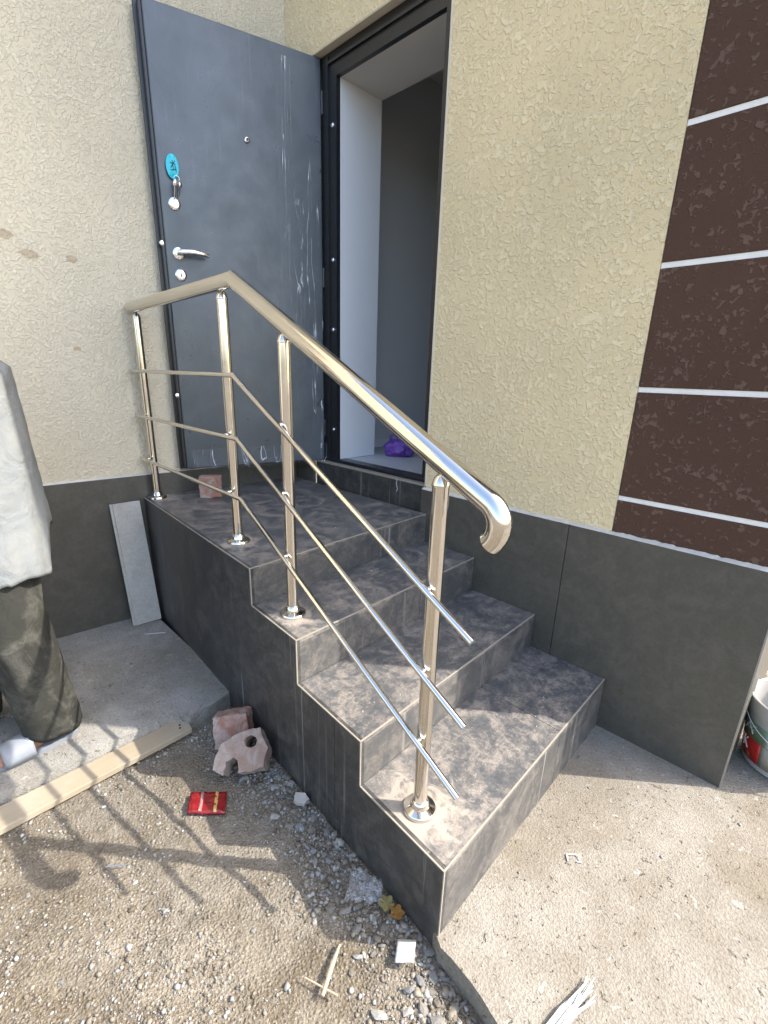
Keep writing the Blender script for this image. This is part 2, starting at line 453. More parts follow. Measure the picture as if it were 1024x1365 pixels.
# left wing wall
def LWq(y0, y1, o0, o1): return [(LX(y0)+o0, y0), (LX(y0)+o1, y0), (LX(y1)+o1, y1), (LX(y1)+o0, y1)]
hexa('wing_wall', LWq(-6.0, .019, -.30, -.018), HD-.04, TOP, 'stucco_cream', house)
hexa('wing_core', LWq(-6.0, .019, -.30, -.021), -.1, HD-.05, 'mortar', house)
ys = [.018, -.60, -1.80, -3.0, -4.2, -5.4, -6.0]
for a, b in zip(ys, ys[1:]):
    hexa('plinth_tile', LWq(b+.001, a-.001, -.020, 0), -.08, HD, 'tile_dado', house, .001)
# plinth of the house wall
for a, b in ((1.100, 1.877), (1.880, XE)):
    box('plinth_tile', a, b, 0.0, .0185, -.10, HD-.001, 'tile_dado', house, .001)
box('plinth_tile', XE-.0185, XE-.0005, .0205, 1.2, -.10, HD-.001, 'tile_dado', house, .001)
box('plinth_tile', XE-.0185, XE-.0005, 1.203, 5.0, -.10, HD-.001, 'tile_dado', house, .001)
box('plinth_edge', XE-.004, XE+.0012, -.0012, .006, -.06, HD-.004, 'edge_pale', house)
def ledge(name, x0, x1, fy0, fy1, z):
    bm = bmesh.new(); k = int((x1-x0)/.012); rows = []
    for i in range(k+1):
        x = x0+(x1-x0)*i/k
        h = .010+.006*frac((x, 0, 2), 14, 3)+.003*frac((x, 1, 2), 60, 2)
        rows.append([bm.verts.new(p) for p in ((x, fy1, z), (x, fy0+.001+.002*frac((x, 5, 1), 30, 2), z+.0005), (x, fy0+.004, z+.004), (x, fy1-.0005, z+h), (x, fy1+.004, z+h*.8))])
    for A, B in zip(rows, rows[1:]):
        for j in range(4): bm.faces.new((A[j], A[j+1], B[j+1], B[j]))
    bm.faces.new(rows[0]); bm.faces.new(rows[-1][::-1])
    return from_bm(name, bm, 'mortar', house)
ledge('mortar_ledge', 1.10, XE-.003, .001, .0205, HD-.001)
bm = bmesh.new(); rows = []
for i in range(200):
    y = -.02-3.2*i/199; x = LX(y); h = .008+.004*frac((y, 4, 2), 16, 3)
    rows.append([bm.verts.new(p) for p in ((x-.020, y, HD), (x-.001, y, HD+.0005), (x-.004, y, HD+.004), (x-.0175, y, HD+h), (x-.022, y, HD+h*.8))])
for A, B in zip(rows, rows[1:]):
    for j in range(4): bm.faces.new((A[j], A[j+1], B[j+1], B[j]))
from_bm('mortar_ledge', bm, 'mortar', house)
# door opening: reveal, frame, threshold
box('reveal_trim', OX1-.010, OX1+.0, .0165, .0625, HD+.012, OZ1, 'reveal_render', house, .002)
box('reveal_soffit', OX0, OX1-.010, .0215, .0625, OZ1-.004, OZ1+.010, 'reveal_render', house)
fr = bmesh.new()
bm_box(fr, OX0+.001, .353, .063, .088, .869, OZ1-.005); bm_box(fr, 1.045, OX1+.02, .063, .088, .869, OZ1-.005)
bm_box(fr, .353, 1.045, .063, .088, 2.800, OZ1-.005)
bm_box(fr, .285, .297, .052, .063, .869, OZ1-.02); bm_box(fr, .297, 1.045, .052, .063, OZ1-.055, OZ1-.043)
frame = from_bm('door_frame', fr, 'black_paint', house)
box('frame_sill', OX0+.001, 1.10, .060, .140, .848, .868, 'black_paint', frame, .003)
for z in (1.05, 1.62, 1.98, 2.60):
    lathe('frame_bolt', [(.0115, 0), (.0115, .006), (.008, .010), (.003, .011)], (.325, .063, z), 'chrome', frame, 14, Matrix.Rotation(math.pi/2, 3, 'X'))
box('plinth_tile', .018, OX0-.001, 0.0, .0185, .70, HD-.001, 'tile_dado', house, .001)
box('threshold_tile', OX0, 1.0985, .024, .052, .695, .838, 'tile_side', house, .001)
box('threshold_sill', OX0, 1.0985, .020, .0595, .8385, .8475, 'edge_pale', house, .001)
box('threshold_block', OX0, 1.0985, .0525, .40, .40, .838, 'mortar', house)
# inside of the entrance
box('inner_jamb', .25, .355, .0885, .385, .866, 3.0, 'paint_white', house)
box('inner_jamb', 1.06, 1.24, .0885, .385, .866, 3.0, 'paint_white', house)
box('inner_lintel', .3555, 1.0595, .0885, .385, 2.800, 3.0, 'paint_ceiling', house)
box('inner_floor', -1.2, 2.24, .386, 3.2, .78, .8645, 'indoor_floor', house)
box('inner_floor', .3555, 1.0595, .141, .3855, .84, .8645, 'indoor_floor', house)
box('room_wall', -1.2, .2495, .302, .385, .866, 3.2, 'paint_grey', house)
box('room_wall', 1.2405, 2.24, .302, .385, .866, 3.2, 'paint_grey', house)
box('room_wall', .2505, 1.2395, .302, .385, 3.002, 3.2, 'paint_grey', house)
box('room_wall', .02, .12, .387, 2.80, .8655, 3.2, 'paint_grey', house)
box('room_wall', .121, 2.24, 2.70, 2.80, .8655, 3.2, 'paint_grey', house)
box('room_wall', 2.14, 2.239, .387, 2.699, .8655, 3.2, 'paint_grey', house)
box('room_ceiling', -1.2, 2.24, .302, 2.81, 3.201, 3.3, 'paint_ceiling', house)
box('skirting', .121, .135, .40, 2.69, .866, .925, 'paint_white', house)
box('roof', -7.0, XE+.02, -.02+.03, 5.02, TOP+.001, TOP+.2, 'roof_sheet', house)
hexa('roof', [(LX(-6)-6, -6.05), (LX(-6)+.05, -6.05), (LX(0)-.005, .0), (LX(0)-6, .0)], TOP+.001, TOP+.2, 'roof_sheet', house)

# door leaf, folded back against the wing wall
H0 = Vector((.240, .057)); F0 = Vector((.015, -.756)); D2 = (F0-H0).normalized(); LW_ = (F0-H0).length
N2 = Vector((-D2.y, D2.x));
if N2.x < 0: N2 = -N2                                   # towards the room side of the leaf = towards the camera
def leafP(s, z, o=0.0):
    p = H0+D2*s+N2*o; return Vector((p.x, p.y, z))
def leafq(s0, s1, o0, o1): return [tuple(leafP(s, 0, o)[:2]) for s, o in ((s0, o0), (s1, o0), (s1, o1), (s0, o1))]
ZB, ZT = .855, 2.905
door = hexa('door', leafq(.004, LW_-.012, -.045, 0), ZB, ZT, 'door_sheet', house, .004)
hexa('outer_skin', leafq(.0, LW_+.020, -.062, -.0455), ZB-.008, ZT+.012, 'black_paint', door, .002)
hexa('edge_seal', leafq(LW_-.0118, LW_+.004, -.045, -.006), ZB+.002, ZT-.002, 'black_paint', door, .003)
Mleaf = Matrix(((D2.x, 0, N2.x), (D2.y, 0, N2.y), (0, 1, 0)))    # local x along leaf, y up, z out of the face
def leaf_lathe(name, prof, s, z, mat, par, seg=24, o=0.0): return lathe(name, prof, leafP(s, z, o), mat, par, seg, Mleaf)
leaf_lathe('peephole', [(.013, 0), (.013, .006), (.010, .010), (.0065, .011), (.0062, .006)], .404, 2.474, 'chrome', door)
leaf_lathe('peephole_lens', [(.0058, .0062), (.004, .0085), (.001, .0092)], .404, 2.474, 'dark_gap', door, 12)
for zz, nm in ((2.142, 'upper_lock'), (1.833, 'lower_lock')):
    lk = leaf_lathe(nm, [(.027, 0), (.027, .005), (.022, .009), (.015, .0095), (.0145, .013), (.001, .0135)], .772, zz, 'chrome', door)
    hexa('keyhole', leafq(.769, .775, .0137, .0145), zz-.010, zz+.008, 'dark_gap', lk)
hd_ = leaf_lathe('door_handle', [(.027, 0), (.027, .006), (.020, .010), (.011, .011), (.010, .035), (.001, .036)], .774, 1.929, 'chrome', door)
tube('lever', [leafP(.774, 1.929, .022), leafP(.774, 1.929, .040), leafP(.762, 1.930, .047), leafP(.71, 1.934, .048), leafP(.66, 1.931, .047), leafP(.638, 1.926, .043)], [.012, .013, .014, .013, .011, .008], 'chrome', hd_, 14)
leaf_lathe('edge_bolt', [(.011, 0), (.011, .008), (.007, .010)], LW_+.002, 1.968, 'chrome', door, 14, -.012)
leaf_lathe('edge_bolt', [(.011, 0), (.011, .008), (.007, .010)], LW_+.002, 1.25, 'chrome', door, 14, -.012)
for z in (1.05, 1.9, 2.72): tube('hinge', [leafP(-.004, z-.05, -.004), leafP(-.004, z+.05, -.004)], .009, 'black_paint', door, 12)
# loose protective film on the hinge side and hanging below the leaf
def film_sheet(name, s0, s1, z0, z1, ns, nz, amp, hang=0.0):
    V = []
    for j in range(nz+1):
        for i in range(ns+1):
            u = i/ns; v = j/nz; s = s0+(s1-s0)*u; z = z0+(z1-z0)*v
            o = .004+amp*(.5+.5*frac((s*7, z*2.2, 1), 1.6, 4))
            if hang: z -= hang*(1-v)*(.35+.65*abs(frac((s*5, 2, 3), 2., 3))); o += .018*(1-v)**2
            s += .006*frac((s*3, z*3, 9), 3, 2) if 0 < i < ns else .004*frac((z, 2, 4), 11, 3)
            V.append(tuple(leafP(s, z, o)))
    F = [(j*(ns+1)+i, j*(ns+1)+i+1, (j+1)*(ns+1)+i+1, (j+1)*(ns+1)+i) for j in range(nz) for i in range(ns)]
    return link(name, arr_mesh(name, V, F), 'film_door', door, True)
film_sheet('protective_film', .004, .25, .95, 2.86, 14, 90, .009)
film_sheet('protective_film', -.012, .80, .865, .96, 60, 8, .012, .04)

# ------------------------------------------------------------------ staircase
stairs = thing('staircase', (1.1, -.5, 0), 'four-step black tiled entrance staircase with dusty treads and pale edges', 'staircase')
def pt(x, t):       # point across the width: t=0 outer side, t=1 at the house wall
    return (x+SK*t, WY(x)*(1-t)+(-.0015)*t)
TH = .012
tj = .615           # joint across the width
for i in (1, 2, 3, 4):
    xf = X[i]
    for (t0, t1) in ((0.0, tj-.0008), (tj+.0008, 1.0)):
        a = pt(xf, t0); b = pt(xf, t1)
        if t0 == 0.0: a = (a[0], a[1]+.0145)
        if i < 4:
            xb = X[i+1]; c = pt(xb+.0005, t1); d = pt(xb+.0005, t0)
            if t0 == 0.0: d = (d[0], d[1]+.0145)
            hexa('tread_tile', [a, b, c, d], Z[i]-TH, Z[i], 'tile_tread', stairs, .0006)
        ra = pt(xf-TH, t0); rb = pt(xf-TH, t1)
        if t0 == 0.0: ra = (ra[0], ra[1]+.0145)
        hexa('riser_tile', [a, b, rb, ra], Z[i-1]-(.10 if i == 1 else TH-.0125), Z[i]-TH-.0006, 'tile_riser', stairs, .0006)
# landing tiles
yw = WY(0)+.0145
def lx0(y): return LX(y)+.001
for (xa, xb) in ((None, .585), (.5865, 1.18)):
    for (t0, t1) in ((0.0, tj-.0008), (tj+.0008, 1.0)):
        def P(x, t):
            p = pt(x, t) if x == 1.18 else (x, WY(x)*(1-t)-.0015*t)
            return (p[0], p[1]+(.0145 if t == 0.0 else 0))
        if xa is None:
            p0 = WY(0)*(1-t0)-.0015*t0+(.0145 if t0 == 0 else 0); p1 = WY(0)*(1-t1)-.0015*t1
            L0 = (lx0(p0), p0); L1 = (lx0(p1), p1)
        else: L0 = P(xa, t0); L1 = P(xa, t1)
        hexa('landing_tile', [L0, P(xb, t0), P(xb, t1), L1], Z[4]-TH, Z[4], 'tile_tread', stairs, .0006)
# core
bm = bmesh.new()
prof = [(-.09, -.10), (X[1]-.014, -.10), (X[1]-.014, Z[1]-.0135), (X[2]-.014, Z[1]-.0135), (X[2]-.014, Z[2]-.0135), (X[3]-.014, Z[2]-.0135), (X[3]-.014, Z[3]-.0135), (X[4]-.014, Z[3]-.0135), (X[4]-.014, Z[4]-.0135), (-.09, Z[4]-.0135)]
a = [bm.verts.new((x, WY(x)+.016, z)) for x, z in prof]; b = [bm.verts.new((x+SK, -.004, z)) for x, z in prof]
bm.faces.new(a); bm.faces.new(b[::-1])
for i in range(len(prof)): bm.faces.new((a[i], b[i], b[(i+1) % len(prof)], a[(i+1) % len(prof)]))
from_bm('core', bm, 'mortar', stairs)
# side tiles (notched to the steps)
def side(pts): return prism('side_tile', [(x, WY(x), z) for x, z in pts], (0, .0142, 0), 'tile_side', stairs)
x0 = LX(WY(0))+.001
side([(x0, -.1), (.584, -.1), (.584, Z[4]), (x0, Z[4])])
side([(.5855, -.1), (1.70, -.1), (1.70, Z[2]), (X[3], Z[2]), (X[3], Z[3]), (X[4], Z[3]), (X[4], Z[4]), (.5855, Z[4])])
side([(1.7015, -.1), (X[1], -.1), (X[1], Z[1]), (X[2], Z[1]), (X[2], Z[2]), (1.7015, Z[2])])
# pale mitred edges
EW = .0036; PR = .0009
for i in (1, 2, 3, 4):
    a = pt(X[i]+PR, 0); b = pt(X[i]+PR, .999); c = pt(X[i]-EW, .999); d = pt(X[i]-EW, 0)
    hexa('edge_trim', [(a[0], a[1]-PR), b, c, (d[0], d[1]-PR)], Z[i]-EW*.8, Z[i]+PR, 'edge_pale', stairs)
    xb = X[i+1]+PR+.0005 if i < 4 else LX(WY(0))+.002
    xa = X[i]-EW-.0004
    hexa('edge_trim', [(xb, WY(xb)-PR), (xa, WY(xa)-PR), (xa, WY(xa)+EW), (xb, WY(xb)+EW)], Z[i]-EW*.8, Z[i]+PR*.8, 'edge_pale', stairs)
    x = X[i]
    zl = Z[i-1]+PR+.0004 if i > 1 else -.04
    hexa('edge_trim', [(x+PR, WY(x)-PR), (x+PR, WY(x)+EW), (x-EW*.7, WY(x)+EW), (x-EW*.7, WY(x)-PR)], zl, Z[i]-EW*.8-.0004, 'edge_pale', stairs)

# ------------------------------------------------------------------ railing
RAIL = [(-.022, -.908, Z[4]), (.898, -.930, Z[4]), (1.334, -.967, Z[3]), (1.998, -1.016, Z[1])]
def rail_z(x):
    if x <= 1.005: return 1.668+.014*(x+.05)
    return 1.683-.474*(x-1.005)
rail = thing('stair_railing', (.95, -.945, Z[4]), 'polished stainless steel railing with curved handrail end on the staircase', 'railing')
HR = .0258
path = [(-.066, -.917, rail_z(-.066)), (1.005, -.945, 1.683)]
sl = math.atan(.474); sx, sz = 2.128, rail_z(2.128)
yr = lambda x: -.945-.0705*(x-1.005)
path.append((sx, yr(sx), sz))
rad_ = .052; c_ = (sx-rad_*math.sin(sl), sz-rad_*math.cos(sl))
for k in range(1, 15):
    a = -sl-math.radians(112)*k/14           # tangent angle
    x = c_[0]-rad_*math.sin(a); z = c_[1]+rad_*math.cos(a)
    path.append((x, yr(x), z))
# correct the arc start (circle is tangent at sx, sz)
dx = sx-(c_[0]+rad_*math.sin(sl)); dz = sz-(c_[1]+rad_*math.cos(sl))
path = path[:3]+[(x+dx, y, z+dz) for x, y, z in path[3:]]
hr = tube('handrail', path, HR, 'steel', rail, 36)
for p in hr.data.polygons: p.use_smooth = True
hr.data.set_sharp_from_angle(angle=math.radians(14))
PRAD = .0195
def post(x, y, zb):
    zt = rail_z(x)-HR*(1.12 if x > 1.005 else 1.0)
    o = lathe('post', [(PRAD, zb+.004), (PRAD, zt-.024)], (x, y, 0), 'steel', rail, 28)
    lathe('base_flange', [(.0475, zb+.0005), (.0475, zb+.006), (.044, zb+.011), (.033, zb+.015), (.0275, zb+.017), (.026, zb+.024), (.0225, zb+.034), (.0205, zb+.036), (.0199, zb+.036)], (x, y, 0), 'steel', o, 40)
    lathe('post_cap', [(PRAD+.0012, zt-.026), (PRAD+.0018, zt-.023), (PRAD+.0012, zt-.020), (PRAD, zt-.016), (.0165, zt-.007), (.011, zt-.001), (.0075, zt+.002), (.0072, zt+.010)], (x, y, 0), 'steel', o, 28)
    return o
posts = [post(*p) for p in RAIL]
BR = .0084
for zh, dz_end in ((1.372, .845), (1.150, .622), (.924, .412)):
    sl_ = (zh-dz_end)/(2.142-1.035)
    off = PRAD+BR+.006
    bz = lambda x, zh=zh, sl_=sl_: zh if x <= 1.035 else zh-sl_*(x-1.035)
    by = lambda x: (-.917-.0267*(x+.047) if x <= 1.005 else yr(x))-off
    tube('rail_bar', [(-.070, by(-.070), zh), (1.035, by(1.035), zh), (2.142, by(2.142), bz(2.142))], BR, 'steel', rail, 18)
    for (x, y, zb) in RAIL:
        z = bz(x); tube('bar_bracket', [(x, y-PRAD+.003, z), (x, by(x)+BR-.003, z)], .0065, 'steel', rail, 12)

o = tube('loose_thread', [(.905, .0185, .850), (.91, .0175, .835), (.903, .0215, .815), (.912, .0215, .790), (.906, .0215, .775)], .0022, 'string_white', None, 6); tag(o, 'short white thread hanging over the black door threshold', 'thread')
# ------------------------------------------------------------------ keys
keys = thing('key_bunch', leafP(.772, 2.142, .014), 'bunch of keys with round teal fob hanging from the upper door lock', 'keys')
hexa('key', leafq(.7695, .7745, .0146, .032), 2.132, 2.152, 'chrome', keys)
for k, (s0, z0, s1, z1, o) in enumerate(((.772, 2.160, .764, 2.235, .034), (.766, 2.165, .757, 2.232, .030), (.752, 2.175, .745, 2.228, .026))):
    p0 = leafP(s0, z0, o); p1 = leafP(s1, z1, o+.003)
    bm = bmesh.new(); bm_tube(bm, [p0, p0.lerp(p1, .62), p0.lerp(p1, .66), p1], [.0048, .005, .012, .010], 10); from_bm('key', bm, 'chrome', keys, True)
bm = bmesh.new(); bm_tube(bm, [leafP(.757+.012*math.cos(a), 2.240+.012*math.sin(a), .034) for a in np.linspace(0, 2*math.pi, 18, endpoint=False)], .0013, 8, closed=True); from_bm('key_ring', bm, 'chrome', keys, True)
bm = bmesh.new(); bm_lathe(bm, [(.001, -.003), (.032, -.003), (.034, -.001), (.034, .001), (.032, .003), (.001, .003)], 36, (0, 0, 0))
Msc = Matrix(((.85, 0, 0), (0, 1.5, 0), (0, 0, 1)))
for v in bm.verts: v.co = leafP(.768, 2.292, .014)+Mleaf @ (Msc @ v.co)
fob = from_bm('key_fob', bm, 'teal_plastic', keys, True); sharp(fob)
for (s0, z0, s1, z1) in ((.778, 2.305, .755, 2.302), (.768, 2.318, .764, 2.276), (.757, 2.316, .776, 2.286), (.778, 2.276, .752, 2.281), (.757, 2.296, .753, 2.270)):
    tube('fob_mark', [leafP(s0, z0, .0172), leafP(s1, z1, .0172)], .0022, 'dark_ink', fob, 6)

# ------------------------------------------------------------------ bricks, plank, strip
def rough_bm(bm, amp, s):
    for v in bm.verts:
        d = Vector((frac(v.co+Vector((11, 3, 5)), s, 3), frac(v.co+Vector((2, 31, 5)), s, 3), frac(v.co+Vector((7, 3, 51)), s, 3)))
        v.co += d*amp
def subdivided_box(sx, sy, sz, cuts=5):
    bm = bmesh.new(); bm_box(bm, -sx/2, sx/2, -sy/2, sy/2, 0, sz); bevel(bm, .004, 2)
    bmesh.ops.subdivide_edges(bm, edges=[e for e in bm.edges if e.calc_length() > .02], cuts=cuts, use_grid_fill=True); return bm
bm = subdivided_box(.115, .062, .118); rough_bm(bm, .004, 22)
bmesh.ops.rotate(bm, verts=bm.verts[:], cent=(0, 0, 0), matrix=Matrix.Rotation(math.radians(60), 3, 'Z'))
b = from_bm('brick', bm, 'brick_red', at=(.135, -.672, Z[4]+.001)); tag(b, 'red brick propped upright on the landing under the open door', 'brick')
def holed_brick(name, outline, holes, h, mat, loc, rot, label):
    """half brick: outline polygon with round holes, drilled straight through"""
    pts = [(x, y) for x, y in outline]
    bm = bmesh.new()
    ed = []
    def loop(ps):
        vs = [bm.verts.new((x, y, 0)) for x, y in ps]
        return [bm.edges.new((vs[i], vs[(i+1) % len(vs)])) for i in range(len(vs))]
    fine = []
    for i in range(len(pts)):
        (xa, ya), (xb, yb) = pts[i], pts[(i+1) % len(pts)]
        k = max(1, int(math.hypot(xb-xa, yb-ya)/.012))
        fine += [(xa+(xb-xa)*t/k, ya+(yb-ya)*t/k) for t in range(k)]
    ed += loop(fine)
    for (cx, cy, r) in holes: ed += loop([(cx+r*math.cos(a), cy+r*math.sin(a)) for a in np.linspace(0, 2*math.pi, 18, endpoint=False)])
    bmesh.ops.triangle_fill(bm, use_beauty=True, use_dissolve=False, edges=ed)
    ex = bmesh.ops.extrude_face_region(bm, geom=bm.faces[:])
    vs = [v for v in ex['geom'] if isinstance(v, bmesh.types.BMVert)]
    bmesh.ops.translate(bm, verts=vs, vec=(0, 0, h))
    long = [e for e in bm.edges if abs(e.verts[0].co.z-e.verts[1].co.z) > h*.8]
    bmesh.ops.subdivide_edges(bm, edges=long, cuts=5)
    rough_bm(bm, .005, 30)
    M = Matrix.Rotation(rot[2], 3, 'Z') @ Matrix.Rotation(rot[1], 3, 'Y') @ Matrix.Rotation(rot[0], 3, 'X')
    for v in bm.verts: v.co = M @ v.co
    zmin = min(v.co.z for v in bm.verts)
    for v in bm.verts: v.co.z -= zmin
    o = from_bm(name, bm, mat, at=loc); tag(o, label, 'brick'); return o
holed_brick('brick', [(-.098, -.050), (-.060, -.072), (-.048, -.030), (-.024, -.018), (-.006, -.034), (-.002, -.072), (.085, -.066), (.100, .0), (.070, .075), (0, .068), (-.075, .030)],
    [(.038, .030, .023)], .085, 'brick_worn', (1.255, -1.150, -.062), (math.radians(40), math.radians(-6), math.radians(49)), 'broken brick with a round hole lying in the gravel against the stair side')
holed_brick('brick', [(-.068, -.06), (-.012, -.063), (0, -.033), (.020, -.026), (.034, -.06), (.07, -.054), (.072, .06), (.0, .064), (-.064, .06)],
    [], .085, 'brick_red', (1.098, -1.105, -.058), (math.radians(70), math.radians(-8), math.radians(50)), 'reddish half brick with mortar on top beside the concrete path corner')
pl = hexa('wood_plank', [(.893, -2.35), (1.01, -2.35), (.962, -1.232), (.870, -1.222)], -.050, -.026, 'plank_wood', None, .002)
tag(pl, 'pale sawn wooden plank lying on the gravel along the concrete path', 'plank')
for (x, y) in ((.912, -1.262), (.930, -1.268)):
    lathe('nail_head', [(.0045, -.0262), (.0045, -.0248), (.001, -.0245)], (x, y, 0), 'dark_gap', pl, 10)
# tile strip leaning on the wing plinth
bt = Vector((.012, -1.060, .010)); tp = Vector((LX(-1.066)+.012, -1.066, .695))
axv = (tp-bt).normalized(); wv_ = Vector((LA*.2+.10, 1, 0)).normalized(); wv_ = (wv_-axv*wv_.dot(axv)).normalized(); nv = wv_.cross(axv).normalized()
if nv.x < 0: nv = -nv
def strip_pt(a, b_, c): return bt+axv*a+wv_*b_+nv*c
Ls = (tp-bt).length
def strip(name, w0, w1, c0, c1, mat, parent=None):
    bm = bmesh.new(); vs = [bm.verts.new(strip_pt(a, b_, c)) for a in (0, Ls) for b_, c in ((w0, c0), (w1, c0), (w1, c1), (w0, c1))]
    for f in ((0, 1, 2, 3), (7, 6, 5, 4), (0, 4, 5, 1), (1, 5, 6, 2), (2, 6, 7, 3), (3, 7, 4, 0)): bm.faces.new([vs[i] for i in f])
    bevel(bm, .001); return from_bm(name, bm, mat, parent)
ts = thing('tile_strip', (0, -1.06, .01), 'grey offcut strip of floor tile leaning on the black plinth', 'tile strip')
strip('tile', -.062, .072, .009, .018, 'tile_strip', ts); strip('backing', -.075, .066, .0, .0088, 'tile_strip', ts)

# ------------------------------------------------------------------ litter
def sheet(name, pts, mat, th=.002, crumple=.006, parent=None, n=8, at=(0, 0, 0)):
    (a, b_, c, d) = [Vector(p) for p in pts]
    bm = bmesh.new(); T = []; B = []
    for j in range(n+1):
        for i in range(n+1):
            u, v = i/n, j/n; p = (a*(1-u)+b_*u)*(1-v)+(d*(1-u)+c*u)*v
            p = p+Vector((0, 0, crumple*abs(frac(p, 35, 3)))); T.append(bm.verts.new(p)); B.append(bm.verts.new(p-Vector((0, 0, th))))
    for j in range(n):
        for i in range(n):
            k = j*(n+1)+i; q = (k, k+1, k+n+2, k+n+1)
            bm.faces.new([T[x] for x in q]); bm.faces.new([B[x] for x in q[::-1]])
    edge = [i for i in range(n)]+[n+(n+1)*j for j in range(n)]+[(n+1)*(n+1)-1-i for i in range(n)]+[(n+1)*n-(n+1)*j for j in range(n)]
    for k in range(len(edge)):
        p, q = edge[k], edge[(k+1) % len(edge)]; bm.faces.new((T[p], B[p], B[q], T[q]))
    return from_bm(name, bm, mat, parent, True, at)
pack = thing('cigarette_pack', (1.33, -1.345, -.05), 'crushed red and gold cigarette pack lying on the gravel', 'packet')
PK = [(1.256, -1.371), (1.337, -1.275), (1.410, -1.322), (1.323, -1.414)]
sheet('pack_body', [(x, y, -.040) for x, y in PK], 'pack_red', .012, .010, pack)
def pk(u, v, z): a, b_, c, d = [Vector((*p, 0)) for p in PK]; r = (a*(1-u)+b_*u)*(1-v)+(d*(1-u)+c*u)*v; return (r.x, r.y, z)
sheet('gold_stripe', [pk(.70, .02, -.0385), pk(.78, .02, -.0385), pk(.78, .98, -.0385), pk(.70, .98, -.0385)], 'gold_print', .002, .010, pack)
sheet('silver_stripe', [pk(.30, .05, -.0385), pk(.38, .05, -.0385), pk(.38, .95, -.0385), pk(.30, .95, -.0385)], 'pack_pale', .002, .010, pack)
o = sheet('paper_scrap', [(2.074, -1.173, -.040), (2.112, -1.142, -.034), (2.143, -1.187, -.030), (2.106, -1.218, -.038)], 'paper_white', .0015, .003); tag(o, 'small white square scrap lying by the foot of the stair corner', 'scrap')
o = sheet('plastic_film', [(1.850, -1.125, -.042), (1.955, -1.108, -.020), (1.985, -1.150, -.030), (1.905, -1.215, -.042)], 'film_scrap', .001, .022, None, 12); tag(o, 'crumpled clear plastic film lying along the stair side', 'plastic film')
def leaf(name, c, rad, mat, ang, label):
    bm = bmesh.new(); n = 22; cv = bm.verts.new((0, 0, .006)); ring = []
    for i in range(n):
        a = 2*math.pi*i/n; r = rad*(.62+.38*abs(math.cos(2.5*a))); ring.append(bm.verts.new((r*math.cos(a+ang), r*math.sin(a+ang), .004+.006*frac((a, ang, 0), 2, 2)+.006*(r/rad)**2)))
    for i in range(n): bm.faces.new((cv, ring[i], ring[(i+1) % n]))
    bmesh.ops.solidify(bm, geom=bm.faces[:], thickness=.0006)
    bm_tube(bm, [(0, 0, .006), (-rad*.9*math.cos(ang), -rad*.9*math.sin(ang), .012)], .0008, 6)
    o = from_bm(name, bm, mat, at=c); tag(o, label, 'leaf'); return o
leaf('fallen_leaf', (1.990, -1.130, -.046), .024, 'leaf_yellow', .4, 'pale yellow fallen leaf by the stair side near the plastic film')
leaf('fallen_leaf', (2.030, -1.128, -.042), .022, 'leaf_orange', 2.0, 'orange fallen leaf beside the pale yellow leaf at the stairs')
leaf('fallen_leaf', (1.03, -1.075, -.04), .016, 'leaf_yellow', 1.0, 'tiny yellow leaf beside the reddish half brick')
o = tube('wood_splinter', [(1.975, -1.290, -.046), (1.998, -1.335, -.043), (2.03, -1.392, -.046)], [.003, .006, .0045], 'stick_wood', None, 8); tag(o, 'pale wooden splinter lying on the sunlit gravel', 'splinter')
o = tube('wood_splinter', [(1.97, -1.40, -.046), (2.055, -1.365, -.044)], [.002, .0028], 'stick_wood', None, 8); tag(o, 'thin twig crossing the end of the wooden splinter', 'splinter')
o = tube('white_stick', [(.205, -1.035, .013), (.150, -1.125, .013)], [.004, .003], 'paper_white', None, 8); tag(o, 'short white stick on the concrete path near the tile strip', 'stick')
o = tube('wire_clip', [(2.303, -.668, .003), (2.290, -.650, .003), (2.310, -.630, .003), (2.332, -.642, .003), (2.322, -.650, .003)], .0022, 'paper_white', None, 8); tag(o, 'small white bent wire clip on the sunlit pavement', 'clip')
o = tube('nail', [(1.335, -1.668, -.044), (1.365, -1.625, -.044)], .002, 'chrome', None, 8); tag(o, 'short shiny nail lying on the gravel by the plank', 'nail')
br = thing('plastic_strands', (2.46, -1.0, .002), 'frayed bundle of white plastic strands lying on the pavement', 'strands')
for k in range(16):
    a = -.85+k*.11; e = Vector((2.478+random.uniform(-.014, .022), -.925+random.uniform(-.035, .022), .004+random.uniform(0, .012)))
    s = Vector((2.452+(k-8)*.0022, -1.10, .004+random.uniform(0, .010)))
    m = s.lerp(e, .5)+Vector((random.uniform(-.005, .005), 0, .004))
    tube('strand', [s, m, e], [.0026, .0024, .0012], 'string_white', br, 6)
